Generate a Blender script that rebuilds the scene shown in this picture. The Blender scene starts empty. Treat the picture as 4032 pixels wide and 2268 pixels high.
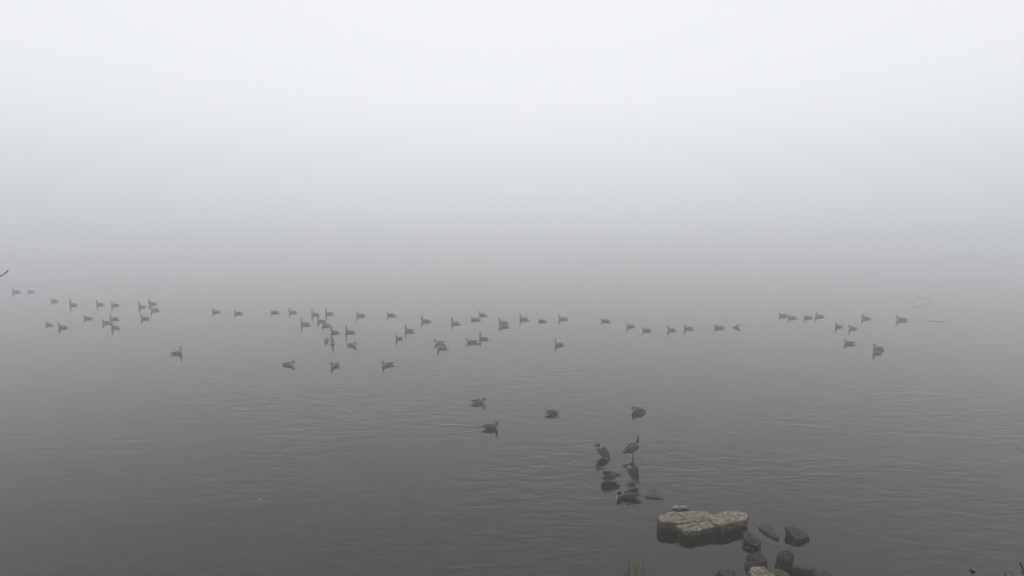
import bpy, bmesh, math, random
import numpy as np
from mathutils import Vector, Matrix, noise
R = math.radians
S = bpy.context.scene
COL = S.collection
random.seed(7)

# ------------------------------------------------------------------ camera, sky, sun, exposure
H, FOC, PITCH = 10.7, 3000.0, R(8.79)          # eye height (m), focal length in pixels of a 4032 wide frame
cam = bpy.data.cameras.new('camera')
cam_o = bpy.data.objects.new('camera', cam)
COL.objects.link(cam_o)
S.camera = cam_o
cam.sensor_width = 36
cam.lens = 36 * FOC / 4032
cam.clip_start, cam.clip_end = 0.1, 5000
cam_o.location = (0, 0, H)
cam_o.rotation_euler = (R(90) - PITCH, 0, 0)

SUN_EL = R(56)
w = bpy.data.worlds.new('World')
S.world = w
w.use_nodes = True
nt = w.node_tree
sky = nt.nodes.new('ShaderNodeTexSky')
sky.sky_type = 'NISHITA'
sky.sun_disc = False
sky.sun_elevation = SUN_EL
sky.sun_rotation = 0
hs = nt.nodes.new('ShaderNodeHueSaturation')
hs.inputs['Saturation'].default_value = 0.10
over = nt.nodes.new('ShaderNodeMix')            # overcast: the clear sky mostly veiled by an even pale cloud sheet
over.data_type = 'RGBA'
over.inputs['Factor'].default_value = 0.85
over.inputs['B'].default_value = (7.8, 7.93, 8.12, 1)
nt.links.new(sky.outputs[0], hs.inputs['Color'])
nt.links.new(hs.outputs[0], over.inputs['A'])
bg = nt.nodes['Background']
nt.links.new(over.outputs['Result'], bg.inputs[0])
bg.inputs[1].default_value = 0.05
sl = bpy.data.lights.new('sun', 'SUN')
sl.energy = 1.5
sl.angle = R(14)
sl.color = (1, 0.985, 0.965)
so = bpy.data.objects.new('sun', sl)
COL.objects.link(so)
so.rotation_euler = (SUN_EL - R(90), 0, 0)
S.view_settings.view_transform = 'Standard'
S.view_settings.look = 'None'
S.view_settings.gamma = 1
S.view_settings.exposure = 1.16
S.cycles.max_bounces = 12
S.cycles.volume_bounces = 6
S.cycles.transparent_max_bounces = 12
S.cycles.use_denoising = True
S.cycles.filter_width = 1.1
S.cycles.sample_clamp_indirect = 0.8


# ------------------------------------------------------------------ helpers
def at(px, py, z=0.0):
    """the point at height z that the photograph shows at (px, py)"""
    u, v = (px - 2016) / FOC, (py - 1134) / FOC
    t = (H - z) / (math.sin(PITCH) + v * math.cos(PITCH))
    return Vector((u * t, t * (math.cos(PITCH) - v * math.sin(PITCH)), z))


def at_y(px, py, y):
    """the point at distance y (m, along the ground) that the photograph shows at (px, py)"""
    u, v = (px - 2016) / FOC, (py - 1134) / FOC
    t = y / (math.cos(PITCH) - v * math.sin(PITCH))
    return Vector((u * t, y, H - t * (math.sin(PITCH) + v * math.cos(PITCH))))


def tag(o, label=None, cat=None, group=None, kind=None):
    if label: o['label'] = label
    if cat: o['category'] = cat
    if group: o['group'] = group
    if kind: o['kind'] = kind
    return o


def link(name, me, parent=None, loc=None):
    o = bpy.data.objects.new(name, me)
    COL.objects.link(o)
    if parent: o.parent = parent
    if loc is not None: o.location = loc
    return o


def mesh(name, verts, faces, mat=None, smooth=True):
    me = bpy.data.meshes.new(name)
    me.from_pydata([tuple(v) for v in verts], [], faces)
    if mat: me.materials.append(mat)
    if smooth: me.polygons.foreach_set('use_smooth', [True] * len(me.polygons))
    me.update()
    return me


def new_mat(name):
    m = bpy.data.materials.new(name)
    m.use_nodes = True
    n = m.node_tree
    return m, n, n.nodes['Principled BSDF']


def nd(n, typ, **kw):
    x = n.nodes.new(typ)
    for k, v in kw.items(): setattr(x, k, v)
    return x


def ramp(n, stops):
    r = nd(n, 'ShaderNodeValToRGB')
    e = r.color_ramp.elements
    while len(e) < len(stops): e.new(0.5)
    for i, (p, c) in enumerate(stops):
        e[i].position = p
        e[i].color = (*c, 1) if len(c) == 3 else c
    return r


def frame_of(d, up=Vector((0, 0, 1))):
    d = d.normalized()
    s = d.cross(up)
    if s.length < 1e-4: s = d.cross(Vector((1, 0, 0)))
    s.normalize()
    return s, s.cross(d).normalized()


def tube(pts, rad, n=12):
    """closed tube along pts; rad = radius or (sideways, upright) half sizes per point"""
    V, F = [], []
    pts = [Vector(p) for p in pts]
    side = None
    for i, p in enumerate(pts):
        d = (pts[min(i + 1, len(pts) - 1)] - pts[max(i - 1, 0)]).normalized()
        if side is None:
            side, up = frame_of(d)
        else:
            side = (side - d * side.dot(d)).normalized()
            up = side.cross(d)
        r = rad[i]
        a, b = r if isinstance(r, tuple) else (r, r)
        for k in range(n):
            t = 2 * math.pi * k / n
            V.append(p + side * (a * math.cos(t)) + up * (b * math.sin(t)))
    for i in range(len(pts) - 1):
        for k in range(n):
            k2 = (k + 1) % n
            F.append((i * n + k, i * n + k2, (i + 1) * n + k2, (i + 1) * n + k))
    F.append(tuple(range(n))[::-1])
    F.append(tuple((len(pts) - 1) * n + k for k in range(n)))
    return V, F


def join(parts):
    V, F = [], []
    for v, f in parts:
        o = len(V)
        V += v
        F += [tuple(i + o for i in q) for q in f]
    return V, F


def spline(pts, per=5):
    """Catmull-Rom through pts (tuples of any length)"""
    P = [np.array(p, float) for p in pts]
    P = [2 * P[0] - P[1]] + P + [2 * P[-1] - P[-2]]
    out = []
    for i in range(1, len(P) - 2):
        for k in range(per):
            t = k / per
            a, b, c, d = P[i - 1], P[i], P[i + 1], P[i + 2]
            out.append(0.5 * (2 * b + (c - a) * t + (2 * a - 5 * b + 4 * c - d) * t * t + (3 * b - a - 3 * c + d) * t ** 3))
    out.append(P[-2])
    return out


# ------------------------------------------------------------------ materials
def mat_water():
    m, n, p = new_mat('water')
    n.nodes.remove(p)
    out = n.nodes['Material Output']
    geo = nd(n, 'ShaderNodeNewGeometry')

    def layer(rot, sx, sy, detail, rough, dist):
        mp = nd(n, 'ShaderNodeMapping')
        mp.inputs['Rotation'].default_value = (0, 0, R(rot))
        mp.inputs['Scale'].default_value = (sx, sy, 1)
        n.links.new(geo.outputs['Position'], mp.inputs['Vector'])
        t = nd(n, 'ShaderNodeTexNoise')
        t.inputs['Scale'].default_value = 1
        t.inputs['Detail'].default_value = detail
        t.inputs['Roughness'].default_value = rough
        t.inputs['Distortion'].default_value = dist
        n.links.new(mp.outputs[0], t.inputs['Vector'])
        return t.outputs['Fac']

    def math_(op, a, b):
        x = nd(n, 'ShaderNodeMath', operation=op)
        for i, q in enumerate((a, b)):
            if isinstance(q, (int, float)): x.inputs[i].default_value = q
            else: n.links.new(q, x.inputs[i])
        return x.outputs[0]
    swell = layer(24, 0.8, 2.0, 2.0, 0.5, 0.5)      # crests that run across, dipping towards the bank
    chop = layer(-6, 2.4, 5.2, 2.0, 0.5, 0.5)
    patch = layer(15, 0.045, 0.08, 3.0, 0.55, 0.6)   # breeze patches and calm lanes
    pr = ramp(n, [(0.36, (0.12,) * 3), (0.60, (1,) * 3)])
    n.links.new(patch, pr.inputs[0])
    h = math_('ADD', math_('MULTIPLY', swell, 1.0), math_('MULTIPLY', chop, 0.36))
    rip = nd(n, 'ShaderNodeAttribute', attribute_name='ripple')   # sheltered by the rocks, calm far out
    h = math_('MULTIPLY', math_('MULTIPLY', h, pr.outputs[0]), rip.outputs['Fac'])
    bump = nd(n, 'ShaderNodeBump')
    bump.inputs['Strength'].default_value = 1
    bump.inputs['Distance'].default_value = WAVE
    n.links.new(h, bump.inputs['Height'])
    fr = nd(n, 'ShaderNodeFresnel')
    fr.inputs['IOR'].default_value = 1.333
    n.links.new(bump.outputs[0], fr.inputs['Normal'])
    gl = nd(n, 'ShaderNodeBsdfGlossy')
    gl.inputs['Roughness'].default_value = 0.03
    gl.inputs['Color'].default_value = (1, 1, 1, 1)
    n.links.new(bump.outputs[0], gl.inputs['Normal'])
    tr = nd(n, 'ShaderNodeBsdfTransparent')
    tr.inputs['Color'].default_value = (0.13, 0.112, 0.088, 1)    # brown lake water
    mx = nd(n, 'ShaderNodeMixShader')
    n.links.new(fr.outputs[0], mx.inputs[0])
    n.links.new(tr.outputs[0], mx.inputs[1])
    n.links.new(gl.outputs[0], mx.inputs[2])
    n.links.new(mx.outputs[0], out.inputs['Surface'])
    return m


WAVE = 0.033


def noisy(name, stops, scale=3.0, detail=6.0, rough=0.85, bump=0.0, spec=0.3, coord='Object'):
    m, n, p = new_mat(name)
    tc = nd(n, 'ShaderNodeTexCoord')
    t = nd(n, 'ShaderNodeTexNoise')
    t.inputs['Scale'].default_value = scale
    t.inputs['Detail'].default_value = detail
    t.inputs['Roughness'].default_value = 0.62
    n.links.new(tc.outputs[coord], t.inputs['Vector'])
    r = ramp(n, stops)
    n.links.new(t.outputs['Fac'], r.inputs[0])
    n.links.new(r.outputs[0], p.inputs['Base Color'])
    p.inputs['Roughness'].default_value = rough
    p.inputs['Specular IOR Level'].default_value = spec
    if bump:
        b = nd(n, 'ShaderNodeBump')
        b.inputs['Strength'].default_value = 0.8
        b.inputs['Distance'].default_value = bump
        n.links.new(t.outputs['Fac'], b.inputs['Height'])
        n.links.new(b.outputs[0], p.inputs['Normal'])
    return m


def mat_rock(name, dry, pale, wet, tide, moss=None):
    """weathered stone: pitted dry top, lichen and bird lime, dark weed-stained band up to the tide mark"""
    m, n, p = new_mat(name)
    geo = nd(n, 'ShaderNodeNewGeometry')
    t = nd(n, 'ShaderNodeTexNoise')
    t.inputs['Scale'].default_value = 7
    t.inputs['Detail'].default_value = 9
    t.inputs['Roughness'].default_value = 0.7
    n.links.new(geo.outputs['Position'], t.inputs['Vector'])
    r = ramp(n, [(0.38, tuple(c * 0.22 for c in dry)), (0.49, dry), (0.62, pale)])
    n.links.new(t.outputs['Fac'], r.inputs[0])
    col = r.outputs[0]
    # lichen and droppings in spots
    v = nd(n, 'ShaderNodeTexNoise')
    v.inputs['Scale'].default_value = 26
    v.inputs['Detail'].default_value = 4
    n.links.new(geo.outputs['Position'], v.inputs['Vector'])
    vr = ramp(n, [(0.60, (0, 0, 0)), (0.70, (1, 1, 1))])
    n.links.new(v.outputs['Fac'], vr.inputs[0])
    sp = nd(n, 'ShaderNodeSeparateXYZ')
    n.links.new(geo.outputs['Normal'], sp.inputs[0])
    mu = nd(n, 'ShaderNodeMath', operation='MULTIPLY', use_clamp=True)
    n.links.new(vr.outputs[0], mu.inputs[0])
    n.links.new(sp.outputs['Z'], mu.inputs[1])
    mx = nd(n, 'ShaderNodeMix', data_type='RGBA')
    mx.inputs['B'].default_value = (*(moss or tuple(min(1, c * 1.5) for c in pale)), 1)
    n.links.new(mu.outputs[0], mx.inputs['Factor'])
    n.links.new(col, mx.inputs['A'])
    # weed-stained band
    pos = nd(n, 'ShaderNodeSeparateXYZ')
    n.links.new(geo.outputs['Position'], pos.inputs[0])
    ad = nd(n, 'ShaderNodeMath', operation='MULTIPLY_ADD')
    n.links.new(t.outputs['Fac'], ad.inputs[0])
    ad.inputs[1].default_value = 0.16
    n.links.new(pos.outputs['Z'], ad.inputs[2])
    wr = ramp(n, [(0.0, (1, 1, 1)), (1.0, (0, 0, 0))])
    mr = nd(n, 'ShaderNodeMapRange')
    mr.inputs['From Min'].default_value = tide + 0.05
    mr.inputs['From Max'].default_value = tide + 0.10
    n.links.new(ad.outputs[0], mr.inputs['Value'])
    n.links.new(mr.outputs[0], wr.inputs[0])
    m2 = nd(n, 'ShaderNodeMix', data_type='RGBA')
    m2.inputs['B'].default_value = (*wet, 1)
    n.links.new(wr.outputs[0], m2.inputs['Factor'])
    n.links.new(mx.outputs['Result'], m2.inputs['A'])
    n.links.new(m2.outputs['Result'], p.inputs['Base Color'])
    p.inputs['Roughness'].default_value = 0.85
    p.inputs['Specular IOR Level'].default_value = 0.25
    b = nd(n, 'ShaderNodeBump')
    b.inputs['Strength'].default_value = 1.0
    b.inputs['Distance'].default_value = 0.07
    n.links.new(t.outputs['Fac'], b.inputs['Height'])
    n.links.new(b.outputs[0], p.inputs['Normal'])
    return m


def mat_plumage():
    m, n, p = new_mat('plumage')
    a = nd(n, 'ShaderNodeAttribute', attribute_name='plumage')
    tc = nd(n, 'ShaderNodeTexCoord')
    mp = nd(n, 'ShaderNodeMapping')
    mp.inputs['Scale'].default_value = (34, 12, 12)
    n.links.new(tc.outputs['Object'], mp.inputs[0])
    t = nd(n, 'ShaderNodeTexNoise')
    t.inputs['Scale'].default_value = 1
    t.inputs['Detail'].default_value = 3
    n.links.new(mp.outputs[0], t.inputs['Vector'])
    r = ramp(n, [(0.35, (0.6,) * 3), (0.65, (1.3,) * 3)])
    n.links.new(t.outputs['Fac'], r.inputs[0])
    mx = nd(n, 'ShaderNodeMix', data_type='RGBA', blend_type='MULTIPLY')
    mx.inputs['Factor'].default_value = 1
    n.links.new(a.outputs['Color'], mx.inputs['A'])
    n.links.new(r.outputs[0], mx.inputs['B'])
    n.links.new(mx.outputs['Result'], p.inputs['Base Color'])
    p.inputs['Roughness'].default_value = 0.75
    p.inputs['Specular IOR Level'].default_value = 0.2
    return m


M = {
    'water': mat_water(),
    'bed': noisy('lake_bed', [(0.3, (0.07, 0.052, 0.036)), (0.7, (0.17, 0.13, 0.09))], 0.35, 8, 0.9),
    'shore': noisy('shore', [(0.3, (0.03, 0.035, 0.018)), (0.7, (0.07, 0.07, 0.035))], 0.6, 8, 0.9),
    'slab': mat_rock('slab_stone', (0.085, 0.070, 0.054), (0.23, 0.198, 0.155), (0.003, 0.0028, 0.0025), 0.145),
    'dark': mat_rock('dark_stone', (0.017, 0.0145, 0.012), (0.045, 0.040, 0.034), (0.003, 0.0027, 0.0024), 0.05),
    'flat': mat_rock('awash_stone', (0.026, 0.024, 0.021), (0.05, 0.047, 0.042), (0.004, 0.004, 0.003), -0.065),
    'pale': mat_rock('pale_stone', (0.085, 0.078, 0.06), (0.27, 0.255, 0.205), (0.01, 0.009, 0.006), 0.02, (0.11, 0.11, 0.04)),
    'moss': mat_rock('mossy_stone', (0.03, 0.032, 0.016), (0.055, 0.06, 0.028), (0.008, 0.008, 0.004), -0.02, (0.05, 0.06, 0.018)),
    'plumage': mat_plumage(),
    'bill': noisy('bill', [(0.4, (0.008,) * 3), (0.6, (0.016,) * 3)], 20, 2, 0.5),
    'leg': noisy('leg', [(0.4, (0.012, 0.011, 0.01)), (0.6, (0.025, 0.022, 0.02))], 30, 2, 0.6),
    'bark': noisy('bark', [(0.35, (0.02, 0.016, 0.013)), (0.65, (0.06, 0.05, 0.042))], 18, 5, 0.9, 0.01),
    'twig': noisy('twig', [(0.35, (0.012, 0.009, 0.008)), (0.65, (0.035, 0.026, 0.022))], 30, 4, 0.85),
    'leaf': noisy('foliage', [(0.35, (0.025, 0.035, 0.015)), (0.65, (0.06, 0.075, 0.03))], 0.8, 3, 0.8),
    'stem': noisy('stem', [(0.35, (0.03, 0.02, 0.014)), (0.65, (0.07, 0.05, 0.035))], 25, 3, 0.8),
    'bloom': noisy('bloom', [(0.3, (0.10, 0.075, 0.02)), (0.55, (0.26, 0.20, 0.06)), (0.75, (0.42, 0.38, 0.22))], 40, 4, 0.85),
    'feather': noisy('feather', [(0.4, (0.7,) * 3), (0.6, (0.85,) * 3)], 30, 2, 0.8),
    'dead_leaf': noisy('dead_leaf', [(0.4, (0.03, 0.022, 0.014)), (0.6, (0.06, 0.045, 0.03))], 30, 2, 0.7),
}

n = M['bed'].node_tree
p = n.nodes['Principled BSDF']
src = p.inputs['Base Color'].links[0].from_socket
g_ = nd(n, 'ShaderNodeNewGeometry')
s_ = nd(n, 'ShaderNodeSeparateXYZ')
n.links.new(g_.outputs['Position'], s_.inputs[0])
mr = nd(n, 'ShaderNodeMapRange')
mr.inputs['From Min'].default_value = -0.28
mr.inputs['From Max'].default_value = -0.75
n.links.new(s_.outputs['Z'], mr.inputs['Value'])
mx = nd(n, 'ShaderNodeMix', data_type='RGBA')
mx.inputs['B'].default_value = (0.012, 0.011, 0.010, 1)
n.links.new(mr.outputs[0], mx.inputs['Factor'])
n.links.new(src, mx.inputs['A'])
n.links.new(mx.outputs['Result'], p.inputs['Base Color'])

# ------------------------------------------------------------------ the geese: where they are, how they hold themselves
# x, y of the waterline in the photograph, facing (degrees, 0 = towards +x, 180 = towards -x, -90 = to the bank), pose, size, swimming, label
G = 'geese on the misty lake'
geese = [
    (64, 1150, 178, 'up', 1.12, 1, 'very faint goose at the left edge, farthest out of all in the mist'),
    (123, 1150, 170, 'mid', 0.95, 1, 'very faint short-necked goose just behind the farthest goose at the left edge'),
    (214, 1187, 172, 'mid', 0.98, 1, 'faint goose third from the left in the far straggling line'),
    (289, 1202, 180, 'tall', 1.08, 1, 'faint long-necked goose leading the far left cluster of six'),
    (394, 1200, 176, 'up', 1.0, 1, 'faint goose midway between two others in the far left line'),
    (453, 1203, 183, 'up', 1.04, 1, 'faint goose with pale rump right of the midway goose in far left line'),
    (559, 1209, 168, 'tall', 1.0, 1, 'faint goose foremost of the tight trio at far left'),
    (601, 1197, 182, 'up', 1.05, 1, 'faint goose at the back and top of the tight trio at far left'),
    (610, 1222, 178, 'up', 1.05, 1, 'faint goose lowest of the tight trio at far left, trailing a wake'),
    (346, 1255, 175, 'mid', 1.0, 1, 'goose swimming alone left of the overlapping trio in the left cluster'),
    (450, 1257, 180, 'up', 1.02, 1, 'upper goose of the overlapping trio in the left cluster'),
    (571, 1255, 178, 'up', 1.02, 1, 'goose swimming alone right of the overlapping trio in the left cluster'),
    (194, 1281, 165, 'mid', 0.94, 1, 'leading goose of the close pair nearest the left edge'),
    (248, 1291, 182, 'up', 1.04, 1, 'following goose of the close pair nearest the left edge, with long wake'),
    (422, 1273, 180, 'mid', 1.08, 1, 'middle goose of the overlapping trio in the left cluster'),
    (455, 1292, 176, 'tall', 1.02, 1, 'lowest goose of the overlapping trio in the left cluster'),
    (696, 1393, 12, 'tall', 0.98, 1, 'lone goose heading the other way with upright black neck, below left cluster'),
    (852, 1229, 178, 'mid', 1.0, 1, 'first goose of the long central far line'),
    (939, 1235, 174, 'mid', 1.0, 1, 'second goose of the long central far line, neck drawn in'),
    (1082, 1231, 180, 'low', 1.0, 1, 'third goose of the central far line, head held low on its breast'),
    (1153, 1231, 180, 'up', 1.02, 1, 'fourth goose of the central far line, white under the tail'),
    (1242, 1240, 180, 'tall', 1.0, 1, 'fifth goose of the central far line, left of a near neighbour'),
    (1296, 1237, 176, 'tall', 1.0, 1, 'sixth goose of the central far line, right of a near neighbour'),
    (1420, 1244, 182, 'up', 1.02, 1, 'pale faint goose alone between two clusters of the central far line'),
    (1202, 1278, 180, 'tall', 1.08, 1, 'long-necked goose at the front of the three below the central far line'),
    (1267, 1267, 178, 'up', 1.02, 1, 'goose whose tail is overlapped by a nearer goose, below central far line'),
    (1284, 1284, 176, 'mid', 0.96, 1, 'nearer goose overlapping the tail of the one behind, below central far line'),
    (1318, 1310, 172, 'tall', 0.98, 1, 'front goose of the side-by-side pair left of centre'),
    (1377, 1310, 178, 'tall', 1.02, 1, 'rear goose of the side-by-side pair left of centre, white rump'),
    (1286, 1343, -88, 'mid', 0.95, 0, 'small goose facing the shore head-on with a white breast'),
    (1309, 1353, -70, 'tall', 1.0, 0, 'goose facing the shore with tall black neck beside the white-breasted one'),
    (1383, 1361, -28, 'bowed', 0.98, 0, 'white-breasted goose with bowed head beside the two facing the shore'),
    (1134, 1437, -12, 'bowed', 0.95, 0, 'goose with head tucked to its breast, lower of the left middle water'),
    (1320, 1442, -118, 'mid', 1.05, 0, 'plump goose turned toward the shore, between two others on the same level'),
    (1541, 1243, 178, 'mid', 1.02, 1, 'faint goose alone at the back, left of centre, trailing a long wake'),
    (1676, 1266, 180, 'up', 1.05, 1, 'goose with white rump ahead of the slim-necked one at centre'),
    (1793, 1275, 180, 'tall', 1.0, 1, 'slim-necked goose alone just left of the overlapping central pair'),
    (1872, 1259, 176, 'low', 1.0, 1, 'goose with head held low in front of the farthest central goose'),
    (1900, 1242, 178, 'up', 0.98, 1, 'farthest central goose, just behind the low-headed one'),
    (1981, 1273, 180, 'up', 1.05, 1, 'back goose of the overlapping pair at centre'),
    (1985, 1288, 178, 'mid', 1.0, 1, 'front goose of the overlapping pair at centre'),
    (2063, 1258, 180, 'up', 1.05, 1, 'goose right of the overlapping central pair, neck raised'),
    (2135, 1266, 174, 'low', 0.92, 1, 'short-necked compact goose right of centre in the far line'),
    (1611, 1305, 178, 'tall', 1.04, 1, 'goose with raised neck above the small one facing the shore at centre'),
    (1571, 1334, -128, 'up', 0.9, 0, 'small goose facing the shore below the raised-neck one at centre'),
    (1732, 1352, 205, 'bowed', 1.0, 0, 'goose dipping its bill with its back raised, behind another at centre'),
    (1742, 1371, 182, 'up', 0.98, 1, 'goose swimming just in front of the one dipping its bill'),
    (1860, 1349, 180, 'forward', 1.08, 1, 'goose stretching its neck forward, white rump showing, at centre'),
    (1905, 1336, 178, 'tall', 0.98, 1, 'upright-necked goose just behind the one stretching its neck forward'),
    (1527, 1438, -142, 'mid', 1.05, 1, 'plump brown goose with raised tail, alone below the centre group'),
    (2217, 1257, 180, 'up', 1.05, 1, 'goose with raised neck, last of the central far line'),
    (2385, 1265, 178, 'forward', 1.0, 1, 'goose leaning its neck forward, alone between the central and right lines'),
    (2482, 1286, 195, 'up', 0.9, 1, 'small upright goose at the front of the right staggered line'),
    (2545, 1302, 180, 'mid', 0.96, 1, 'lowest goose of the right staggered line'),
    (2644, 1301, 190, 'up', 0.95, 1, 'goose in the middle of the right staggered line'),
    (2710, 1295, 188, 'up', 0.95, 1, 'goose at the rear of the right staggered line before the low-headed one'),
    (2833, 1292, 180, 'preen_low', 1.05, 0, 'goose lying low with its head curled down, beside the tipping one'),
    (2902, 1290, 185, 'tip', 0.9, 0, 'goose tipping forward with tail and white rump in the air'),
    (2201, 1359, 200, 'tall', 0.92, 1, 'brown goose with straight black neck alone right of centre, short wake'),
    (3084, 1245, 180, 'mid', 1.0, 1, 'first goose of the four in a row at far right'),
    (3119, 1253, 180, 'mid', 0.98, 1, 'second goose of the four in a row at far right, just below the first'),
    (3182, 1252, 176, 'mid', 0.95, 1, 'third goose of the four in a row at far right'),
    (3227, 1247, 180, 'up', 1.0, 1, 'last goose of the four in a row at far right'),
    (3409, 1255, 178, 'up', 0.98, 1, 'goose alone between the row of four and the last goose at far right'),
    (3551, 1261, 180, 'mid', 1.25, 1, 'large long-bodied goose farthest to the right on the water'),
    (3302, 1288, 196, 'up', 0.9, 1, 'front goose of the pair below the row of four'),
    (3357, 1295, 190, 'up', 0.95, 1, 'rear goose of the pair below the row of four, white rump'),
    (3343, 1354, 178, 'mid', 1.02, 1, 'goose with clear white cheek trailing a straight wake at right'),
    (3459, 1374, 180, 'up', 1.0, 1, 'back goose of the overlapping pair at right'),
    (3453, 1392, 184, 'tall', 0.88, 1, 'front goose of the overlapping pair at right, neck raised'),
    (1883, 1587, -4, 'bowed', 0.9, 0, 'brown goose with head down at the centre of wide ripples'),
    (1933, 1688, 2, 'up', 0.98, 1, 'goose in clear profile with white chin, nearest one swimming'),
    (2176, 1630, 20, 'low', 0.92, 0, 'dark goose with short drawn-in neck, between the clear-profile goose and the pale-breasted one'),
    (2509, 1624, 192, 'sit', 1.0, 0, 'pale-breasted goose resting high on the water with its head turned'),
    (2368, 1800, 150, 'preen_stand', 1.0, 0, 'goose standing in the shallows with neck curled over, preening its breast'),
    (2494, 1803, 14, 'stand', 1.06, 0, 'tall goose standing upright on two legs with its neck stretched up'),
    (2397, 1893, 186, 'tuck_back', 1.02, 0, 'goose with white breast and head tucked back along its back'),
    (2487, 1900, 122, 'stand_turn', 0.98, 0, 'goose standing upright on a small stone with head turned over its shoulder'),
    (2473, 1960, 176, 'preen_low', 1.02, 0, 'nearest goose, head curled to its breast, white rump showing, by the flat stone'),
]


# ------------------------------------------------------------------ ground under the lake, the banks
def bed_z(x, y):
    wob = 0.6 * math.sin(x * 0.23 + 1.3) + 0.35 * math.sin(x * 0.61)
    d = y - 18.2 - wob * 0.25
    if d < 0:
        z = -d * 0.49
        z = min(z, 9.7)
    elif d < 3.2: z = -0.10 * d
    elif d < 7: z = -0.32 - (d - 3.2) * 0.16
    else: z = max(-2.2, -0.93 - (d - 7) * 0.12)
    return z


def axis(*segs):
    out = []
    for a, b, s in segs:
        out += list(np.arange(a, b, s))
    return out + [segs[-1][1]]


xs = axis((-420, -165, 15), (-165, -30, 3), (-30, 30, 1.0), (30, 150, 3), (150, 420, 30))
ys = axis((-60, 0, 6), (0, 16, 1.0), (16, 30, 0.5), (30, 60, 3), (60, 420, 30))
V = [(x, y, bed_z(x, y) + (0.10 * noise.noise(Vector((x * 0.5, y * 0.5, 0))) if y < 60 else 0)) for y in ys for x in xs]
nx = len(xs)
F = [(j * nx + i, j * nx + i + 1, (j + 1) * nx + i + 1, (j + 1) * nx + i) for j in range(len(ys) - 1) for i in range(nx - 1)]
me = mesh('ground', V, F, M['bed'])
me.materials.append(M['shore'])
for pl in me.polygons:
    if pl.center.z > 0.25: pl.material_index = 1
tag(link('ground', me), kind='structure')

# the water: fine mesh where the geese are (wakes and rings are real ripples), plain sheet beyond
WX0, WX1, WY0, WY1 = -46.0, 46.0, 16.0, 72.0
gx = np.arange(WX0, WX1 + 0.001, 0.10)
gy = np.concatenate([np.arange(WY0, 34, 0.07), np.arange(34, WY1 + 0.001, 0.14)])
X, Y = np.meshgrid(gx, gy)
Z = np.zeros_like(X)


def window(cx, cy, r):
    i0, i1 = np.searchsorted(gx, [cx - r, cx + r])
    j0, j1 = np.searchsorted(gy, [cy - r, cy + r])
    return (slice(max(0, j0), j1), slice(max(0, i0), i1))


rw = random.Random(3)
for (px, py, yaw, pose, sc, swim, lab) in geese:
    c = at(px, py)
    if swim:
        L = rw.uniform(3.0, 6.5)
        s = window(c.x, c.y, L + 0.5)
        dx, dy = X[s] - c.x, Y[s] - c.y
        fx, fy = math.cos(R(yaw)), math.sin(R(yaw))
        al = -(dx * fx + dy * fy) + 0.25          # distance behind the breast
        la = np.abs(dx * -fy + dy * fx)
        ok = (al > 0) & (al < L)
        a2 = np.clip(al, 0, None)
        fade = np.clip(a2 / 0.3, 0, 1) * np.clip(1 - a2 / L, 0, 1) ** 1.5
        q = la - 0.10 - 0.22 * a2
        Z[s] += np.where(ok, 0.016 * fade * np.exp(-(q / 0.17) ** 2) * np.cos(q * 15), 0)
        Z[s] += np.where(ok, 0.011 * fade * np.exp(-(la / 0.16) ** 2) * np.cos(a2 * 13), 0)
    else:
        n_r = 2.6 if py > 1500 else 1.4
        amp = 0.0045
        if 'tuck' in pose or 'stand' in pose or pose == 'sit': amp = 0.0015
        s = window(c.x, c.y, n_r)
        d = np.hypot(X[s] - c.x, Y[s] - c.y)
        Z[s] += amp * np.clip(1 - d / n_r, 0, 1) * np.clip((d - 0.15) / 0.2, 0, 1) * np.cos(d * 2 * math.pi / 0.34)
# the wide rings in the middle of the lake
for (px, py, r0, wl, amp) in ((1850, 1560, 4.2, 0.42, 0.0042), (2160, 1392, 4.5, 0.5, 0.0045), (2340, 1690, 2.5, 0.4, 0.003), (1560, 1460, 2.2, 0.36, 0.003)):
    c = at(px, py)
    s = window(c.x, c.y, r0)
    d = np.hypot(X[s] - c.x, Y[s] - c.y)
    an = np.arctan2(Y[s] - c.y, X[s] - c.x)
    Z[s] += amp * np.clip(1 - d / r0, 0, 1) * np.clip(d / 0.6, 0, 1) * np.cos(d * 2 * math.pi / wl + 0.5 * np.sin(3 * an)) * (0.6 + 0.4 * np.sin(2 * an + px))
edge = np.minimum.reduce([(X - WX0), (WX1 - X), (Y - WY0), (WY1 - Y)])
Z *= np.clip(edge / 1.0, 0, 1)
ny_, nx_ = X.shape
co = np.stack([X, Y, Z], -1).reshape(-1, 3)
i, j = np.meshgrid(np.arange(nx_ - 1), np.arange(ny_ - 1))
a = (j * nx_ + i).ravel()
quads = np.stack([a, a + 1, a + nx_ + 1, a + nx_], -1)
B = 415.0
base = len(co)
xs4, ys4 = [-B, WX0, WX1, B], [-B, WY0, WY1, B]
outer = np.array([(x, y, 0.0) for y in ys4 for x in xs4])
oq = np.array([(base + r * 4 + c, base + r * 4 + c + 1, base + (r + 1) * 4 + c + 1, base + (r + 1) * 4 + c) for r in range(3) for c in range(3) if not (r == 1 and c == 1)])
co = np.concatenate([co, outer])
quads = np.concatenate([quads, oq])
me = bpy.data.meshes.new('water')
me.vertices.add(len(co))
me.vertices.foreach_set('co', co.ravel())
me.loops.add(quads.size)
me.loops.foreach_set('vertex_index', quads.ravel().astype(np.int32))
me.polygons.add(len(quads))
me.polygons.foreach_set('loop_start', np.arange(0, quads.size, 4, dtype=np.int32))
me.polygons.foreach_set('use_smooth', np.ones(len(quads), dtype=bool))
me.update(calc_edges=True)
rp = np.clip((52 - co[:, 1]) / 24, 0.10, 1.0)
rk = at(2960, 2140)
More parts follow.
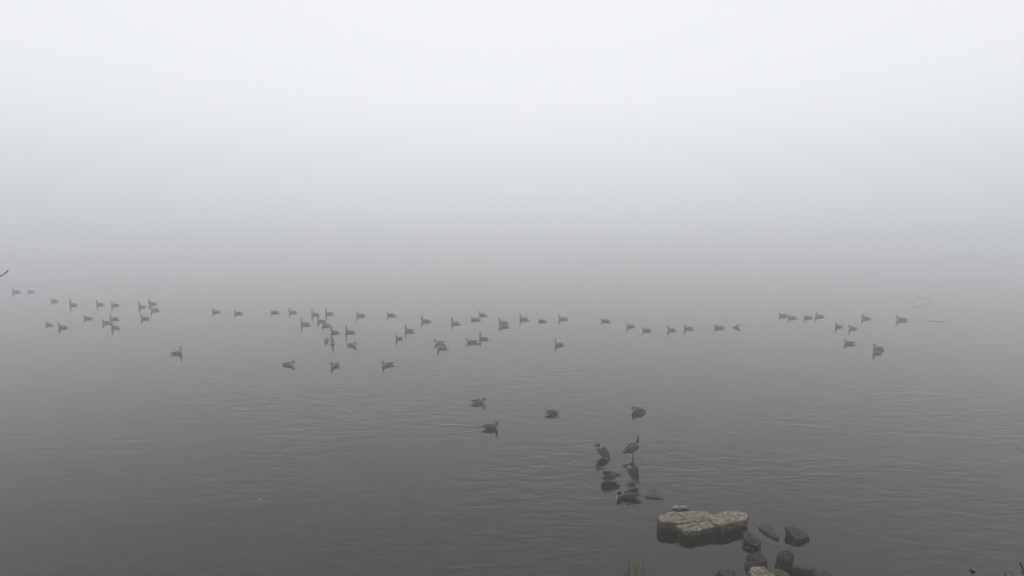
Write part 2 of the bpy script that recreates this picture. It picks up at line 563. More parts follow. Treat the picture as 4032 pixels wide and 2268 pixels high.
rp *= 0.18 + 0.82 * np.clip((np.hypot((co[:, 0] - rk.x) / 1.5, co[:, 1] - rk.y) - 1.2) / 2.6, 0, 1)
at_ = me.attributes.new('ripple', 'FLOAT', 'POINT')
at_.data.foreach_set('value', rp)
me.materials.append(M['water'])
tag(link('water', me), kind='structure')

# ------------------------------------------------------------------ rocks
def hull_rock(planes, seed, sub=5, amp=0.012, fine=0.006, soft=70.0, freq=5.0, center=(0, 0, 0)):
    """stone bounded by planes (normal, distance from its centre), edges worn, faces pitted"""
    bm = bmesh.new()
    bmesh.ops.create_icosphere(bm, subdivisions=sub, radius=1)
    N = np.array([np.array(n, float) / np.linalg.norm(n) for n, d in planes])
    D = np.array([d for n, d in planes])
    off = Vector((seed * 3.1, seed * 1.7, seed * 0.9))
    for v in bm.verts:
        u = np.array(v.co)
        k = N @ u
        k = np.where(k > 1e-3, k, 1e-3)
        r = D / k
        rm = r.min()
        sm = -np.log(np.exp(-soft * (r - rm)).sum()) / soft + rm
        p = Vector(u * sm)
        q = p * freq + off
        e = noise.fractal(q, 0.9, 2.1, 4) * amp + noise.fractal(q * 4.3, 0.8, 2.0, 3) * fine
        e += noise.noise(q * 0.42 + Vector((4, 7, 1))) * amp * 1.7                     # broad unevenness
        e += amp * 0.35 * noise.noise(Vector((q.x * 0.5, q.y * 0.5, q.z * 5.5)))          # bedding layers
        cr = noise.noise(q * 0.6 + Vector((9, 2, 5)))
        if abs(cr) < 0.045: e -= amp * 1.3 * (1 - abs(cr) / 0.045)
        v.co = p + Vector(u) * e
        v.co += Vector(center)
    me = bpy.data.meshes.new('rock')
    bm.to_mesh(me)
    bm.free()
    me.polygons.foreach_set('use_smooth', [True] * len(me.polygons))
    return me


def slab_mesh(poly, top, bottom, seed, tilt=(0, 0), mat='slab', grow=0.995, lean_in=0.10, **kw):
    """poly: plan outline (world x, y) counter-clockwise or not; returns mesh with world coordinates about its centre"""
    c = sum((Vector(p) for p in poly), Vector((0, 0))) / len(poly)
    area = sum(poly[i][0] * poly[(i + 1) % len(poly)][1] - poly[(i + 1) % len(poly)][0] * poly[i][1] for i in range(len(poly)))
    if area < 0: poly = poly[::-1]
    zc = (top + bottom) / 2
    pl = []
    for k in range(len(poly)):
        a_, b_ = Vector(poly[k]), Vector(poly[(k + 1) % len(poly)])
        e = b_ - a_
        if e.length < 1e-3: continue
        nrm = Vector((e.y, -e.x)).normalized()
        pl.append(((nrm.x, nrm.y, lean_in), nrm.dot(a_ - c) * grow))
    pl.append(((tilt[0], tilt[1], 1), top - zc))
    pl.append(((0, 0, -1), zc - bottom))
    me = hull_rock(pl, seed, **kw)
    me.materials.append(M[mat])
    return me, Vector((c.x, c.y, zc))


def z7(x, y): return (2400 + x / 2.862, 1850 + y / 2.862)


def outline(pts, z):
    return [tuple(at(*z7(x, y), z).xy) for x, y in pts]


# the cracked slab: three blocks of one rock
ro = link('slab_rock', None, None, at(*z7(1040, 690)))
tag(ro, 'broad flat grey slab rock split into three blocks, largest in the shallows', 'rock', 'rocks in the shallows')
for pts, top, seed, tilt in (
        ([(552, 545), (580, 500), (690, 468), (900, 456), (1095, 455), (1185, 520), (1000, 585), (780, 600), (690, 612), (590, 585)], 0.30, 3, (0.02, 0.05)),
        ([(755, 620), (785, 565), (1000, 545), (1180, 572), (1207, 632), (905, 695), (830, 672)], 0.27, 11, (-0.02, 0.0)),
        ([(1125, 575), (1180, 500), (1290, 458), (1465, 452), (1542, 490), (1532, 565), (1215, 630), (1190, 610)], 0.30, 23, (0.0, 0.04))):
    me, c = slab_mesh(outline(pts, top), top, -0.35, seed, tilt, amp=0.034, fine=0.020, soft=90, grow=1.03, lean_in=-0.08)
    o = link('slab', me, ro, c - ro.location)

RG = 'rocks in the shallows'


def block(name, pts, top, seed, label, mat='dark', tilt=(0, 0), bottom=-0.3, **kw):
    me, c = slab_mesh(outline(pts, top), top, bottom, seed, tilt, mat, **kw)
    return tag(link(name, me, None, c), label, 'rock', RG)


block('rock', [(700, 402), (722, 391), (885, 397), (905, 410), (902, 432), (705, 432)], 0.20, 31, 'small squared block just behind the split slab rock', 'slab', (0, 0.02), sub=4, amp=0.02)


def boulder(name, x0, x1, ytop, ywater, height, seed, label, mat='dark', rot=0.0, lean=(0.0, 0.0), depth=None, group=RG, sub=5, amp=0.02, facets=7, sq=1.0):
    """angular stone that shows between x0 and x1 (zoomed pixels), its near foot on the water at ywater"""
    rnd = random.Random(seed)
    ywater += 26
    p0, p1 = at(*z7(x0, ywater)), at(*z7(x1, ywater))
    hw = (p1 - p0).length / 2
    dep = depth if depth else hw * 0.8
    c = (p0 + p1) / 2 + Vector((0, dep * 0.8, 0))
    pl = []
    for k in range(facets):
        a_ = 2 * math.pi * (k + rnd.uniform(-0.25, 0.25)) / facets
        zt = rnd.uniform(0.05, 0.55) * sq
        nrm = Vector((math.cos(a_), math.sin(a_), zt)).normalized()
        sup = math.hypot(hw * math.cos(a_), dep * math.sin(a_))
        pl.append((tuple(nrm), (sup * rnd.uniform(0.88, 1.0)) * math.hypot(nrm.x, nrm.y) + height * 0.55 * nrm.z))
    pl.append(((lean[0] + rnd.uniform(-.1, .1), lean[1] + rnd.uniform(-.1, .1), 1), height))
    pl.append(((0, 0, -1), 0.35))
    me = hull_rock(pl, seed, sub=sub, amp=amp, fine=0.018, soft=90, freq=6)
    if rot: me.transform(Matrix.Rotation(R(rot), 4, 'Z'))
    me.materials.append(M[mat])
    return tag(link(name, me, None, c), label, 'rock', group)


# right of the slab
block('rock', [(1495, 735), (1530, 712), (1600, 715), (1735, 790), (1700, 840), (1640, 850), (1510, 790)], 0.17, 41, 'jagged dark rock touching the near corner of the split slab', 'dark', (0.12, -0.1), amp=0.045, soft=80)
block('rock', [(1478, 688), (1540, 678), (1585, 705), (1520, 720)], 0.07, 43, 'small dark stone wedged between the split slab and the jagged rock', 'dark', sub=4)
block('rock', [(1508, 872), (1545, 858), (1588, 872), (1560, 888), (1530, 890)], 0.025, 47, 'tiny dark stone barely out of the water below the jagged rock', 'dark', sub=3)
block('rock', [(1672, 622), (1700, 592), (1760, 590), (1830, 640), (1925, 760), (1905, 778), (1830, 745), (1700, 662)], 0.075, 53, 'long low tapered rock lying aslant in open water', 'flat', (0.0, -0.02), amp=0.022)
block('rock', [(1975, 672), (2025, 636), (2110, 640), (2200, 690), (2258, 728), (2190, 765), (2100, 775), (2020, 715)], 0.16, 59, 'dark angular rock beyond the long low one, farthest from the slab', 'dark', (0.15, -0.12), amp=0.045, soft=80)
# the near rocks by the bank
boulder('rock', 1550, 1782, 955, 1115, 0.22, 61, 'dark domed rock with a grey top above the pale rock', 'dark', lean=(-0.15, -0.45), depth=0.24, amp=0.045)
boulder('rock', 1897, 2093, 935, 1098, 0.33, 67, 'knobbly dark rock with pale lime on its top', 'dark', lean=(0.05, -0.2), depth=0.20, amp=0.05, facets=12, sq=0.5)
boulder('rock', 2092, 2360, 1075, 1160, 0.12, 71, 'low black rock with a grey ridge beside the knobbly rock', 'dark', lean=(0.15, 0.1), depth=0.22, amp=0.045)
boulder('rock', 1575, 1990, 1115, 1310, 0.17, 73, 'pale yellowish rock lit on top, cut by the lower edge', 'pale', lean=(0.22, -0.1), depth=0.42, amp=0.04)
boulder('rock', 1795, 2060, 1125, 1200, 0.10, 79, 'flat mossy green rock behind the pale rock', 'moss', lean=(0.1, 0.0), depth=0.2, amp=0.02)
boulder('rock', 1262, 1460, 1135, 1250, 0.17, 83, 'rounded brown rock at the lower edge, left of the pale rock', 'dark', depth=0.28, amp=0.04)
boulder('rock', 2310, 2530, 1155, 1235, 0.12, 89, 'smooth dark rock at the lower edge, right of the pale rock', 'dark', depth=0.28, amp=0.012, facets=12)
# awash
block('rock', [(385, 282), (400, 250), (480, 232), (560, 250), (590, 282), (650, 312), (645, 326), (600, 322), (500, 328), (410, 305)], 0.05, 97, 'flat grey stone just awash between the geese and the slab rock', 'flat', amp=0.014, soft=34, bottom=-0.25)
block('rock', [(455, 212), (470, 206), (545, 228), (540, 236), (480, 226)], 0.02, 101, 'thin sliver of stone beside the flat awash stone', 'flat', sub=4, bottom=-0.25, amp=0.006)
block('rock', [(168, 152), (200, 140), (290, 142), (312, 155), (280, 172), (210, 176)], 0.03, 103, 'small flat stone under the goose with turned head', 'flat', sub=4, bottom=-0.25, amp=0.008)
block('rock', [(318, -140), (350, -152), (372, -145), (365, -130), (330, -126)], 0.012, 107, 'little stone just breaking the surface beside the tall standing goose', 'flat', sub=3, bottom=-0.2, amp=0.005)

# ------------------------------------------------------------------ the goose
BLACK, WHITE = (0.005, 0.005, 0.006), (0.74, 0.72, 0.68)
BROWN, DARKB, BUFF, TAIL = (0.037, 0.029, 0.023), (0.021, 0.016, 0.013), (0.20, 0.18, 0.155), (0.008, 0.007, 0.007)

POSES = {
    # neck points (x, y, z), direction the head points, pitch of the body (degrees), lift of the body
    'up': ([(.17, 0, .07), (.245, 0, .15), (.235, 0, .25), (.238, 0, .33), (.255, 0, .375)], (1, 0, -.18), 0, 0),
    'tall': ([(.17, 0, .07), (.235, 0, .16), (.222, 0, .28), (.226, 0, .39), (.242, 0, .44)], (1, 0, -.12), 2, 0),
    'mid': ([(.17, 0, .07), (.25, 0, .13), (.25, 0, .20), (.255, 0, .255), (.275, 0, .29)], (1, 0, -.2), 0, 0),
    'low': ([(.17, 0, .07), (.24, 0, .12), (.24, 0, .165), (.255, 0, .20)], (1, 0, -.3), 0, 0),
    'forward': ([(.17, 0, .07), (.27, 0, .12), (.33, 0, .17), (.39, 0, .225)], (1, 0, -.1), 0, 0),
    'bowed': ([(.17, 0, .07), (.245, 0, .15), (.285, .01, .225), (.335, .02, .23), (.36, .02, .18)], (.35, 0, -1), 0, 0),
    'preen_low': ([(.17, 0, .07), (.24, .01, .145), (.285, .03, .18), (.33, .06, .15), (.335, .08, .09)], (-.45, .2, -1), 0, 0),
    'tip': ([(.17, 0, .07), (.29, 0, .09), (.36, 0, .03), (.38, 0, -.06)], (.2, 0, -1), -24, 0.01),
    'sit': ([(.17, 0, .07), (.235, 0, .14), (.235, .01, .20), (.235, .02, .25)], (.45, .9, -.15), 14, 0.03),
    'stand': ([(.16, 0, .06), (.23, 0, .10), (.30, 0, .17), (.375, 0, .28), (.43, 0, .36)], (.72, 0, -.75), 34, 0.32),
    'preen_stand': ([(.16, 0, .06), (.25, .02, .125), (.315, .05, .125), (.33, .10, .055), (.285, .12, -.01)], (-.75, .05, -.66), 46, 0.17),
    'tuck_back': ([(.14, .0, .10), (.20, .03, .20), (.13, .06, .235), (.03, .07, .215), (-.05, .075, .19)], (-1, .1, -.2), 3, 0.09),
    'stand_turn': ([(.16, 0, .06), (.25, 0, .11), (.28, -.02, .17), (.25, -.07, .21), (.19, -.11, .19)], (-.75, -.62, -.25), 50, 0.34),
}
BODY = [(-.40, .100, .016, .008), (-.34, .098, .050, .018), (-.27, .086, .082, .045), (-.16, .068, .115, .085), (-.03, .056, .130, .108),
        (.10, .054, .126, .112), (.19, .062, .100, .098), (.25, .075, .062, .068), (.278, .085, .028, .032)]


def smooth(x, a_, b_):
    t = min(1, max(0, (x - a_) / (b_ - a_)))
    return t * t * (3 - 2 * t)


def mixc(c, d, t): return tuple(p * (1 - t) + q * t for p, q in zip(c, d))


_cache = {}


def goose_meshes(pose, voxel):
    key = (pose, voxel)
    if key in _cache: return _cache[key]
    neck, hd, pitch, lift = POSES[pose]
    fat = {'stand': 1.28, 'stand_turn': 1.25, 'preen_stand': 1.3, 'tuck_back': 1.12, 'sit': 1.15}.get(pose, 0.93)
    bs = spline([(x, z, wd * (1.08 if fat > 1 else 1), ht * fat) for x, z, wd, ht in BODY], 4)
    nk = [Vector(p) for p in spline(neck, 5)]
    hd = Vector(hd).normalized()
    n_n = len(nk)
    nr = [0.062 * (1 - k / (n_n - 1)) ** 1.4 + 0.026 for k in range(n_n)]
    hc = nk[-1] + hd * 0.022
    parts = [tube([(p[0], 0, p[1]) for p in bs], [(p[2], p[3]) for p in bs], 20), tube(nk, nr, 12)]
    hs_ = [(-.046, .012), (-.034, .027), (-.012, .036), (.012, .0345), (.032, .026), (.046, .019)]
    parts.append(tube([hc + hd * a_ for a_, b_ in hs_], [(b_ * 0.88, b_) for a_, b_ in hs_], 12))
    bl = [(.036, .017, .019), (.062, .0135, .014), (.088, .0115, .0085), (.098, .007, .005)]
    bill = tube([hc + hd * a_ - Vector((0, 0, .004)) for a_, b_, c_ in bl], [(b_, c_) for a_, b_, c_ in bl], 10)
    parts.append(bill)
    V, F = join(parts)
    me0 = mesh('tmp', V, F)
    ob = bpy.data.objects.new('tmp', me0)
    COL.objects.link(ob)
    rm = ob.modifiers.new('r', 'REMESH')
    rm.mode = 'VOXEL'
    rm.voxel_size = voxel
    rm.use_smooth_shade = True
    sm = ob.modifiers.new('s', 'SMOOTH')
    sm.factor = 0.5
    sm.iterations = 3
    dg = bpy.context.evaluated_depsgraph_get()
    ev = ob.evaluated_get(dg)
    me = bpy.data.meshes.new_from_object(ev)
    bpy.data.objects.remove(ob)
    me.name = 'goose_' + pose
    me.materials.clear()
    me.materials.append(M['plumage'])
    me.polygons.foreach_set('use_smooth', [True] * len(me.polygons))
    at_ = me.attributes.new('plumage', 'FLOAT_COLOR', 'POINT')
    cols = []
    nkk = np.array([tuple(p) for p in nk])
    nrr = np.array(nr)
    side = hd.cross(Vector((0, 0, 1))).normalized()
    hup = side.cross(hd)
    for v in me.vertices:
        p = v.co
        d = p - hc
        # body colour
        x, z, yy = p.x, p.z, abs(p.y)
        up = (z - 0.056) / 0.11
        c = mixc(BROWN, DARKB, smooth(up, 0.2, 0.9) * 0.7)
        c = mixc(c, mixc(BROWN, BUFF, 0.35), smooth(-up, 0.1, 0.7) * smooth(x, -0.05, 0.12))
        c = mixc(c, BUFF, smooth(x, 0.17, 0.25))                      # breast
        c = mixc(c, WHITE, smooth(-x, 0.19, 0.25) * smooth(0.085 - z, 0.0, 0.03))   # vent
        c = mixc(c, WHITE, smooth(-x, 0.285, 0.30) * smooth(0.325 + x, 0.0, 0.015))        # rump bar
        c = mixc(c, TAIL, smooth(-x, 0.325, 0.345))
        dn = np.linalg.norm(nkk - np.array(p), axis=1)
        k = int(np.argmin(dn))
        t = k / (n_n - 1)
        if dn[k] < nrr[k] * 1.35 + 0.006:
            if t > 0.26: c = BLACK
            elif t > 0.12: c = mixc(c, mixc(BUFF, WHITE, 0.22), 0.75)
        if d.length < 0.062 or d.dot(hd) > 0.03 and d.length < 0.12:
            c = BLACK
            a_, s_, u_ = d.dot(hd), abs(d.dot(side)), d.dot(hup)
            if -0.040 < a_ < 0.008 and s_ > 0.013 and -0.045 < u_ < 0.014: c = WHITE
            if -0.034 < a_ < 0.006 and u_ < -0.016: c = WHITE
        cols += [*c, 1]
    at_.data.foreach_set('color', cols)
    # folded wings: separate shells along the flanks, tips crossing over the tail
    wings = []
    for sgn in (-1, 1):
        ws = [(.17, .075, .090, .020, .030), (.10, .112, .098, .024, .062), (-.02, .122, .106, .024, .078), (-.15, .104, .116, .020, .058), (-.28, .062, .122, .013, .030), (-.38, .020, .120, .007, .012), (-.425, .004, .118, .003, .005)]
        wf = 1.1 if fat > 1 else 1
        wp = spline([(q[0], sgn * q[1] * wf, q[2] * wf, q[3], q[4] * wf) for q in ws], 3)
        V, F = tube([(q[0], q[1], q[2]) for q in wp], [(q[3], q[4]) for q in wp], 10)
        wm = mesh('wing', V, F, M['plumage'])
        wa = wm.attributes.new('plumage', 'FLOAT_COLOR', 'POINT')
        wc = []
        for v in wm.vertices:
            c = mixc(BROWN, DARKB, 0.35 + 0.4 * smooth(v.co.z, .10, .17))
            if int((v.co.x + 1) * 26) % 2: c = mixc(c, BUFF, 0.10)
            c = mixc(c, TAIL, smooth(-v.co.x, .27, .36))
            wc += [*c, 1]
        wa.data.foreach_set('color', wc)
        wings.append(wm)
    bm_ = mesh('bill', bill[0], bill[1], M['bill'])
    bm_.transform(Matrix.Translation(hc + hd * 0.045) @ Matrix.Scale(1.14, 4) @ Matrix.Translation(-(hc + hd * 0.045)))
    mat = Matrix.Translation((0, 0, lift)) @ Matrix.Rotation(R(-pitch), 4, 'Y')
    if pose == 'tip': mat = Matrix.Translation((0, 0, lift + 0.03)) @ Matrix.Rotation(R(-pitch), 4, 'Y')
    for q in [me, bm_] + wings: q.transform(mat)
    _cache[key] = (me, wings, bm_, mat)
    return _cache[key]


def leg_mesh(top, foot):
    top, foot = Vector(top), Vector(foot)
    knee = top.lerp(foot, 0.35) + Vector((-.02, 0, 0))
    parts = [tube([top, knee, foot + Vector((0, 0, .01))], [.024, .0105, .0095], 8)]
    for a_ in (-32, 0, 32):
        d = Vector((math.cos(R(a_)), math.sin(R(a_)), -.06))
        parts.append(tube([foot, foot + d * .045, foot + d * .085], [.009, .007, .004], 6))
    a0, a1 = (Vector((math.cos(R(q)) * .075, math.sin(R(q)) * .075, 0)) for q in (-32, 32))
    c = foot + Vector((.075, 0, -.002))
    parts.append(([foot + Vector((0, 0, .003)), foot + a0, c, foot + a1, foot + Vector((0, 0, -.003)), foot + a0 - Vector((0, 0, .004)), c - Vector((0, 0, .004)), foot + a1 - Vector((0, 0, .004))],
                  [(0, 1, 2, 3), (7, 6, 5, 4), (0, 4, 5, 1), (1, 5, 6, 2), (2, 6, 7, 3), (3, 7, 4, 0)]))
    V, F = join(parts)
    return mesh('leg', V, F, M['leg'])


for (px, py, yaw, pose, sc, swim, lab) in geese:
    near = py > 1500
    me, wings, bill, mat = goose_meshes(pose, 0.0085 if near else 0.012)
    p = at(px, py)
    o = link('goose', me, None, p)
    o.rotation_euler = (0, 0, R(yaw))
    if not near: sc *= 1.06
    o.scale = (sc, sc, sc)
    if not near:
        o.rotation_euler.y = R(random.uniform(-2, 2))
        o.location.z += random.uniform(-0.012, 0.008)
    tag(o, lab, 'goose', G)
    if near:
        for wm in wings: link('wing', wm, o)
        link('bill', bill, o)
        if pose in ('stand', 'stand_turn', 'preen_stand', 'tuck_back', 'sit'):
            for sgn in (-1, 1):
                top = mat @ Vector((-.03, sgn * .055, 0.0))
                gz = -0.06 if pose != 'stand_turn' else 0.03
                foot = Vector((top.x + (.02 if pose != 'stand_turn' else .0) + sgn * .012, sgn * .06, gz))
                link('leg', leg_mesh(top, foot), o)

# ------------------------------------------------------------------ things afloat
def bough(name, pts, rad, mat, label, cat, n=8, twigs=()):
    sp = spline([(*p, r) for p, r in zip(pts, rad)], 5)
    parts = [tube([q[:3] for q in sp], [max(0.0015, q[3]) for q in sp], n)]
    for tp, tr in twigs:
        q = spline([(*p, r) for p, r in zip(tp, tr)], 4)
        parts.append(tube([k[:3] for k in q], [max(0.001, k[3]) for k in q], 6))
    V, F = join(parts)
    c = Vector(pts[0])
    o = link(name, mesh(name, [v - c for v in V], F, mat), None, c)
    return tag(o, label, cat)


b0 = at(3672, 1188)
def rel(px, py, z): return tuple(at(px, py, 0) * 0 + Vector((at_y(px, py, b0.y).x, b0.y, at_y(px, py, b0.y).z)))
bough('dead_branch', [tuple(b0 + Vector((.25, .1, -.25))), rel(3668, 1184, 0), rel(3637, 1174, 0), rel(3606, 1166, 0), rel(3580, 1155, 0)], [.026, .023, .022, .020, .012], M['twig'],
      'thin bent dead branch rising out of the misty water at far right', 'branch')
l0, l1 = at(3655, 1263), at(3742, 1271)
bough('sunken_log', [tuple(l0 + Vector((0, 0, .0))), tuple(l0.lerp(l1, .3) + Vector((0, 0, .012))), tuple(l0.lerp(l1, .7) + Vector((0, 0, .0))), tuple(l1 + Vector((0, 0, -.04)))], [.014, .024, .024, .014], M['bark'],
      'faint waterlogged log barely above the surface at far right', 'log')
s0, s1 = at(3402, 1560), at(3431, 1564)
bough('floating_stick', [tuple(s0 + Vector((0, 0, .045))), tuple(s0.lerp(s1, .3) + Vector((0, 0, .012))), tuple(s0.lerp(s1, .7) + Vector((0, 0, .01))), tuple(s1 + Vector((0, 0, .0)))], [.006, .012, .012, .006], M['twig'],
      'short dark stick floating alone on open water at right', 'stick', twigs=[([tuple(s0.lerp(s1, .25) + Vector((0, 0, .012))), tuple(s0 + Vector((.02, .0, .08)))], [.007, .003])])


def leaf_object(name, px, py, length, width, mat, label, cat, ang):
    V, F = [], []
    n = 8
    for k in range(n + 1):
        t = k / n
        ww = width * math.sin(math.pi * min(1, t * 0.92 + 0.06)) ** 0.8 / 2
        z = .006 + .016 * (t - .5) ** 2 * 4
        for s_ in (-1, 0, 1):
            V.append(((t - .5) * length, s_ * ww, z + abs(s_) * .006))
        for s_ in (-1, 0, 1):
            V.append(((t - .5) * length, s_ * ww, z + abs(s_) * .006 - .003))
    for k in range(n):
        a_, b_ = k * 6, k * 6 + 6
        F += [(a_, a_ + 1, b_ + 1, b_), (a_ + 1, a_ + 2, b_ + 2, b_ + 1), (a_ + 4, a_ + 3, b_ + 3, b_ + 4), (a_ + 5, a_ + 4, b_ + 4, b_ + 5), (a_, b_, b_ + 3, a_ + 3), (a_ + 2, a_ + 5, b_ + 5, b_ + 2)]
    o = link(name, mesh(name, V, F, mat), None, at(px, py))
    o.rotation_euler.z = R(ang)
    return tag(o, label, cat)


leaf_object('floating_leaf', 2877, 1782, 0.19, 0.07, M['dead_leaf'], 'small dark leaf afloat on empty water right of the standing geese', 'leaf', 8)
leaf_object('floating_feather', 1022, 1966, 0.10, 0.028, M['feather'], 'tiny white feather afloat on the empty water at lower left', 'feather', 0)

# ------------------------------------------------------------------ plants on the near bank
def ground_z(x, y): return bed_z(x, y) + 0.02


def plant(name, label, cat, base, stems, plumes=(), bloom='bloom'):
    root = link(name, None, None, base)
    tag(root, label, cat)
    for pts, r0, r1 in stems:
        sp = spline(pts, 6)
        n = len(sp)
        V, F = tube(sp, [r0 + (r1 - r0) * k / (n - 1) for k in range(n)], 6)
        link('stem', mesh('stem', [v - Vector(base) for v in V], F, M['stem']), root)
    for c, hgt, wid, seed in plumes:
        rnd = random.Random(seed)
        V, F = [], []
        for k in range(520):
            t = rnd.random()
            r = wid * (1 - t) ** 0.6 * rnd.random() ** 0.5 + .004
            a_ = rnd.uniform(0, 6.283)
            q = Vector(c) + Vector((r * math.cos(a_) + .012 * math.sin(t * 5), r * math.sin(a_), t * hgt)) - Vector(base)
            e = rnd.uniform(.004, .011)
            ax = Vector((rnd.gauss(0, 1), rnd.gauss(0, 1), rnd.gauss(0, 1))).normalized()
            u_, w_ = frame_of(ax)
            b_ = len(V)
            V += [q + u_ * e, q + w_ * e * .7, q - u_ * e, q - w_ * e * .7, q + ax * e * .8, q - ax * e * .8]
            F += [(b_, b_ + 1, b_ + 4), (b_ + 1, b_ + 2, b_ + 4), (b_ + 2, b_ + 3, b_ + 4), (b_ + 3, b_, b_ + 4), (b_ + 1, b_, b_ + 5), (b_ + 2, b_ + 1, b_ + 5), (b_ + 3, b_ + 2, b_ + 5), (b_, b_ + 3, b_ + 5)]
        link('plume' if bloom == 'bloom' else 'seeds', mesh('plume', V, F, M[bloom], False), root)
    return root


def stem_to(px, py, y, base, sway=0.03):
    tip = at_y(px, py, y)
    b_ = Vector(base) + Vector((random.uniform(-.05, .05), random.uniform(-.05, .05), 0))
    m1 = b_.lerp(tip, .5) + Vector((random.uniform(-sway, sway), 0, 0))
    m2 = b_.lerp(tip, .8) + Vector((random.uniform(-sway, sway) * .5, 0, 0))
    return [tuple(b_), tuple(m1), tuple(m2), tuple(tip)]


gy0 = 9.0
gp = at_y(2508, 2300, gy0)
base = (gp.x, gy0, ground_z(gp.x, gy0))
pl_c = at_y(2511, 2264, gy0)
plant('goldenrod', 'faded yellow goldenrod plume rising from the lower edge', 'plant', base,
      [(stem_to(px, py, gy0, base), .007, .0016) for px, py in ((2497, 2218), (2505, 2212), (2515, 2205), (2530, 2225), (2534, 2192), (2541, 2232))] ,
      [(tuple(pl_c - Vector((0, 0, .16))), .30, .030, 5)])
gp2 = at_y(2470, 2300, 9.3)
base2 = (gp2.x, 9.3, ground_z(gp2.x, 9.3))
plant('bare_weed', 'bare thin weed stalks left of the goldenrod plume', 'plant', base2,
      [(stem_to(px, py, 9.3, base2), .006, .0012) for px, py in ((2463, 2216), (2474, 2196), (2477, 2180), (2479, 2222), (2468, 2240))])
# dry seed head near the corner
gp3 = at_y(3834, 2290, 6.0)
base3 = (gp3.x, 6.0, ground_z(gp3.x, 6.0))
tp = at_y(3828, 2249, 6.0)
plant('seed_head', 'single dry seed head on a thin stalk near the lower corner', 'plant', base3, [([base3, tuple(Vector(base3).lerp(tp, .6) + Vector((.02, 0, 0))), tuple(tp)], .004, .002)],
      [(tuple(tp - Vector((0, 0, .012))), .022, .005, 9)], 'twig')

# bare shrub at the frame's edge
ys_ = 6.5
sb = at_y(4180, 2268, ys_)
sroot = link('bare_shrub', None, None, (sb.x, ys_, ground_z(sb.x, ys_)))
tag(sroot, 'dark bare twigs of a shrub poking in at the lower right edge', 'shrub')
b_ = Vector(sroot.location)
def P(px, py, dy=0.0): return at_y(px, py, ys_ + dy)
trunk = [tuple(b_), tuple(P(4170, 2300)), tuple(P(4130, 2100, .1)), tuple(P(4110, 1900, .1)), tuple(P(4100, 1700, .15)), tuple(P(4120, 1450, .2))]
sp = spline(trunk, 6)
V, F = tube(sp, [.022 - .017 * k / (len(sp) - 1) for k in range(len(sp))], 8)
link('stem', mesh('stem', [v - b_ for v in V], F, M['twig']), sroot)
for a_, mid, tip, r in (((4104, 1790), (4060, 1782), (4012, 1768), .004), ((4118, 2040), (4070, 2012), (4016, 2006), .004), ((4160, 2290), (4050, 2270), (4018, 2220), .010), ((4060, 2276), (4034, 2264), (4022, 2254), .007),
                        ((4170, 2330), (3990, 2300), (3956, 2259), .006), ((4170, 2330), (4010, 2300), (3984, 2258), .005), ((4120, 2080), (4080, 2120), (4028, 2172), .004)):
    sp = spline([tuple(P(*a_, .05)), tuple(P(*mid)), tuple(P(*tip))], 6)
    parts = [tube(sp, [r * (1 - .55 * k / (len(sp) - 1)) for k in range(len(sp))], 6)]
    tipv, prev = Vector(sp[-1]), Vector(sp[-3])
    d = (tipv - prev).normalized()
    parts.append(tube([tipv - d * .006, tipv + d * .006, tipv + d * .018], [r * .55, r * .75, r * .15], 6))
    V, F = join(parts)
    link('twig', mesh('twig', [v - b_ for v in V], F, M['twig']), sroot)

# bare tree on the bank whose lowest bough tip enters the frame
tx, ty = -9.6, 10.5
troot = link('bare_tree', None, None, (tx, ty, ground_z(tx, ty) - .1))
tag(troot, 'bare tree on the bank, one dark twig tip showing at the edge', 'tree')
b_ = Vector(troot.location)
sp = spline([tuple(b_), (tx + .1, ty, b_.z + 2), (tx - .05, ty + .1, b_.z + 4.6), (tx - .4, ty + .2, b_.z + 7), (tx - .9, ty, b_.z + 9.5)], 6)
V, F = tube(sp, [.17 - .14 * k / (len(sp) - 1) for k in range(len(sp))], 10)
link('trunk', mesh('trunk', [v - b_ for v in V], F, M['bark']), troot)
tip = [at_y(px, py, 10.0) for px, py in ((-160, 1110), (-60, 1102), (0, 1087), (14, 1079), (26, 1072), (31, 1064))]
V, F = tube(spline([(tx - .05, ty + .1, b_.z + 5.2)] + [tuple(q) for q in tip], 5), [.05 - .0435 * min(1, k / 16) for k in range(31)], 8)
link('bough', mesh('bough', [v - b_ for v in V], F, M['twig']), troot)
rt = random.Random(21)
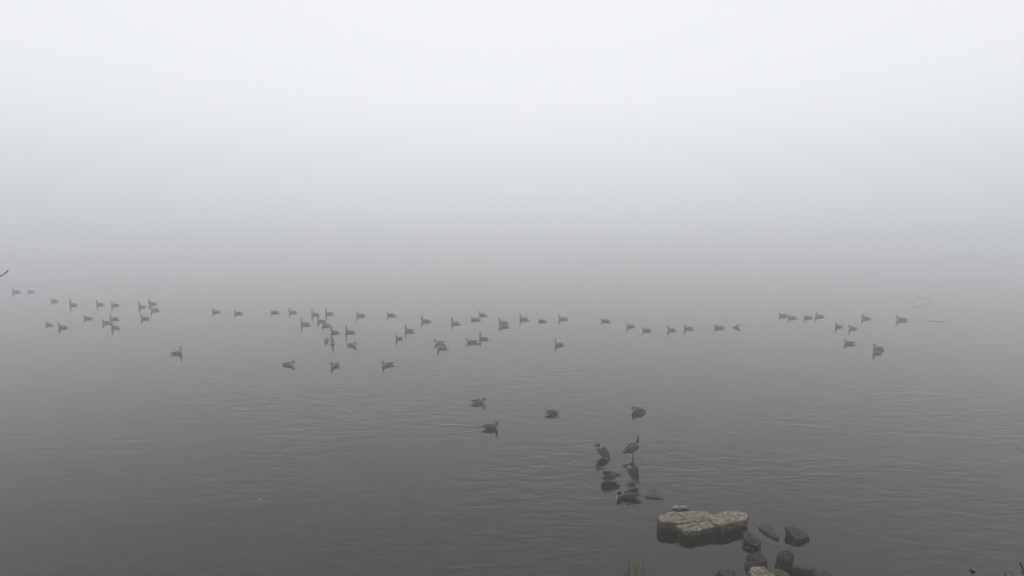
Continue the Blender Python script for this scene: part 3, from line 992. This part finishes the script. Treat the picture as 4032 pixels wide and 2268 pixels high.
for k in range(10):
    z0 = b_.z + 4.6 + k * .42
    a_ = rt.uniform(1.7, 4.5)
    L = rt.uniform(1.2, 2.4) * (1 - k * .03)
    st = Vector((tx - .1 - .06 * k, ty + .1, z0))
    d = Vector((math.cos(a_), math.sin(a_) * .6, rt.uniform(.3, .7)))
    sp = spline([tuple(st), tuple(st + d * L * .5 + Vector((0, 0, .1))), tuple(st + d * L + Vector((0, 0, .45)))], 5)
    parts = [tube(sp, [.035 * (1 - .85 * q / (len(sp) - 1)) for q in range(len(sp))], 6)]
    for q in range(3):
        s_ = Vector(sp[3 + q * 2])
        e = s_ + (d + Vector((rt.uniform(-.6, .6), rt.uniform(-.6, .6), rt.uniform(-.1, .5)))) * L * .35
        parts.append(tube([s_, s_.lerp(e, .5) + Vector((0, 0, .03)), e], [.012, .008, .003], 5))
    V, F = join(parts)
    link('bough', mesh('bough', [v - b_ for v in V], F, M['twig']), troot)

# rough grass on the bank under the viewpoint
rg = random.Random(77)
V, F = [], []
for k in range(7000):
    x, y = rg.uniform(-16, 16), 3.0 + 14.4 * rg.random() ** 0.8
    z = bed_z(x, y) - 0.06
    hh, a_ = rg.uniform(.08, .26), rg.uniform(0, 6.283)
    dx, dy = math.cos(a_) * .008, math.sin(a_) * .008
    lx, ly = rg.gauss(0, .06), rg.gauss(0, .06)
    b = len(V)
    V += [(x - dx, y - dy, z), (x + dx, y + dy, z), (x + dx * .6 + lx * .5, y + dy * .6 + ly * .5, z + hh * .65), (x - dx * .6 + lx * .5, y - dy * .6 + ly * .5, z + hh * .65), (x + lx, y + ly, z + hh)]
    F += [(b, b + 1, b + 2, b + 3), (b + 3, b + 2, b + 4)]
tag(link('grass', mesh('grass', V, F, M['leaf'], False)), 'rough grass covering the near bank', 'grass', kind='stuff')

# ------------------------------------------------------------------ the mist
TOP, BOT = 20.0, -3.4
bm = bmesh.new()
bmesh.ops.create_cube(bm, size=1)
me = bpy.data.meshes.new('haze')
bm.to_mesh(me)
bm.free()
hz = link('haze', me, None, (0, 0, (TOP + BOT) / 2))
hz.scale = (870, 870, TOP - BOT)
tag(hz, 'even grey morning mist over the whole lake', 'mist', kind='stuff')
vm = bpy.data.materials.new('haze')
vm.use_nodes = True
n = vm.node_tree
n.nodes.clear()
out = n.nodes.new('ShaderNodeOutputMaterial')
pv = n.nodes.new('ShaderNodeVolumePrincipled')
n.links.new(pv.outputs[0], out.inputs['Volume'])
pv.inputs['Color'].default_value = (0.985, 0.992, 1.0, 1)
pv.inputs['Density'].default_value = 0.0108
pv.inputs['Anisotropy'].default_value = 0.92
me.materials.append(vm)
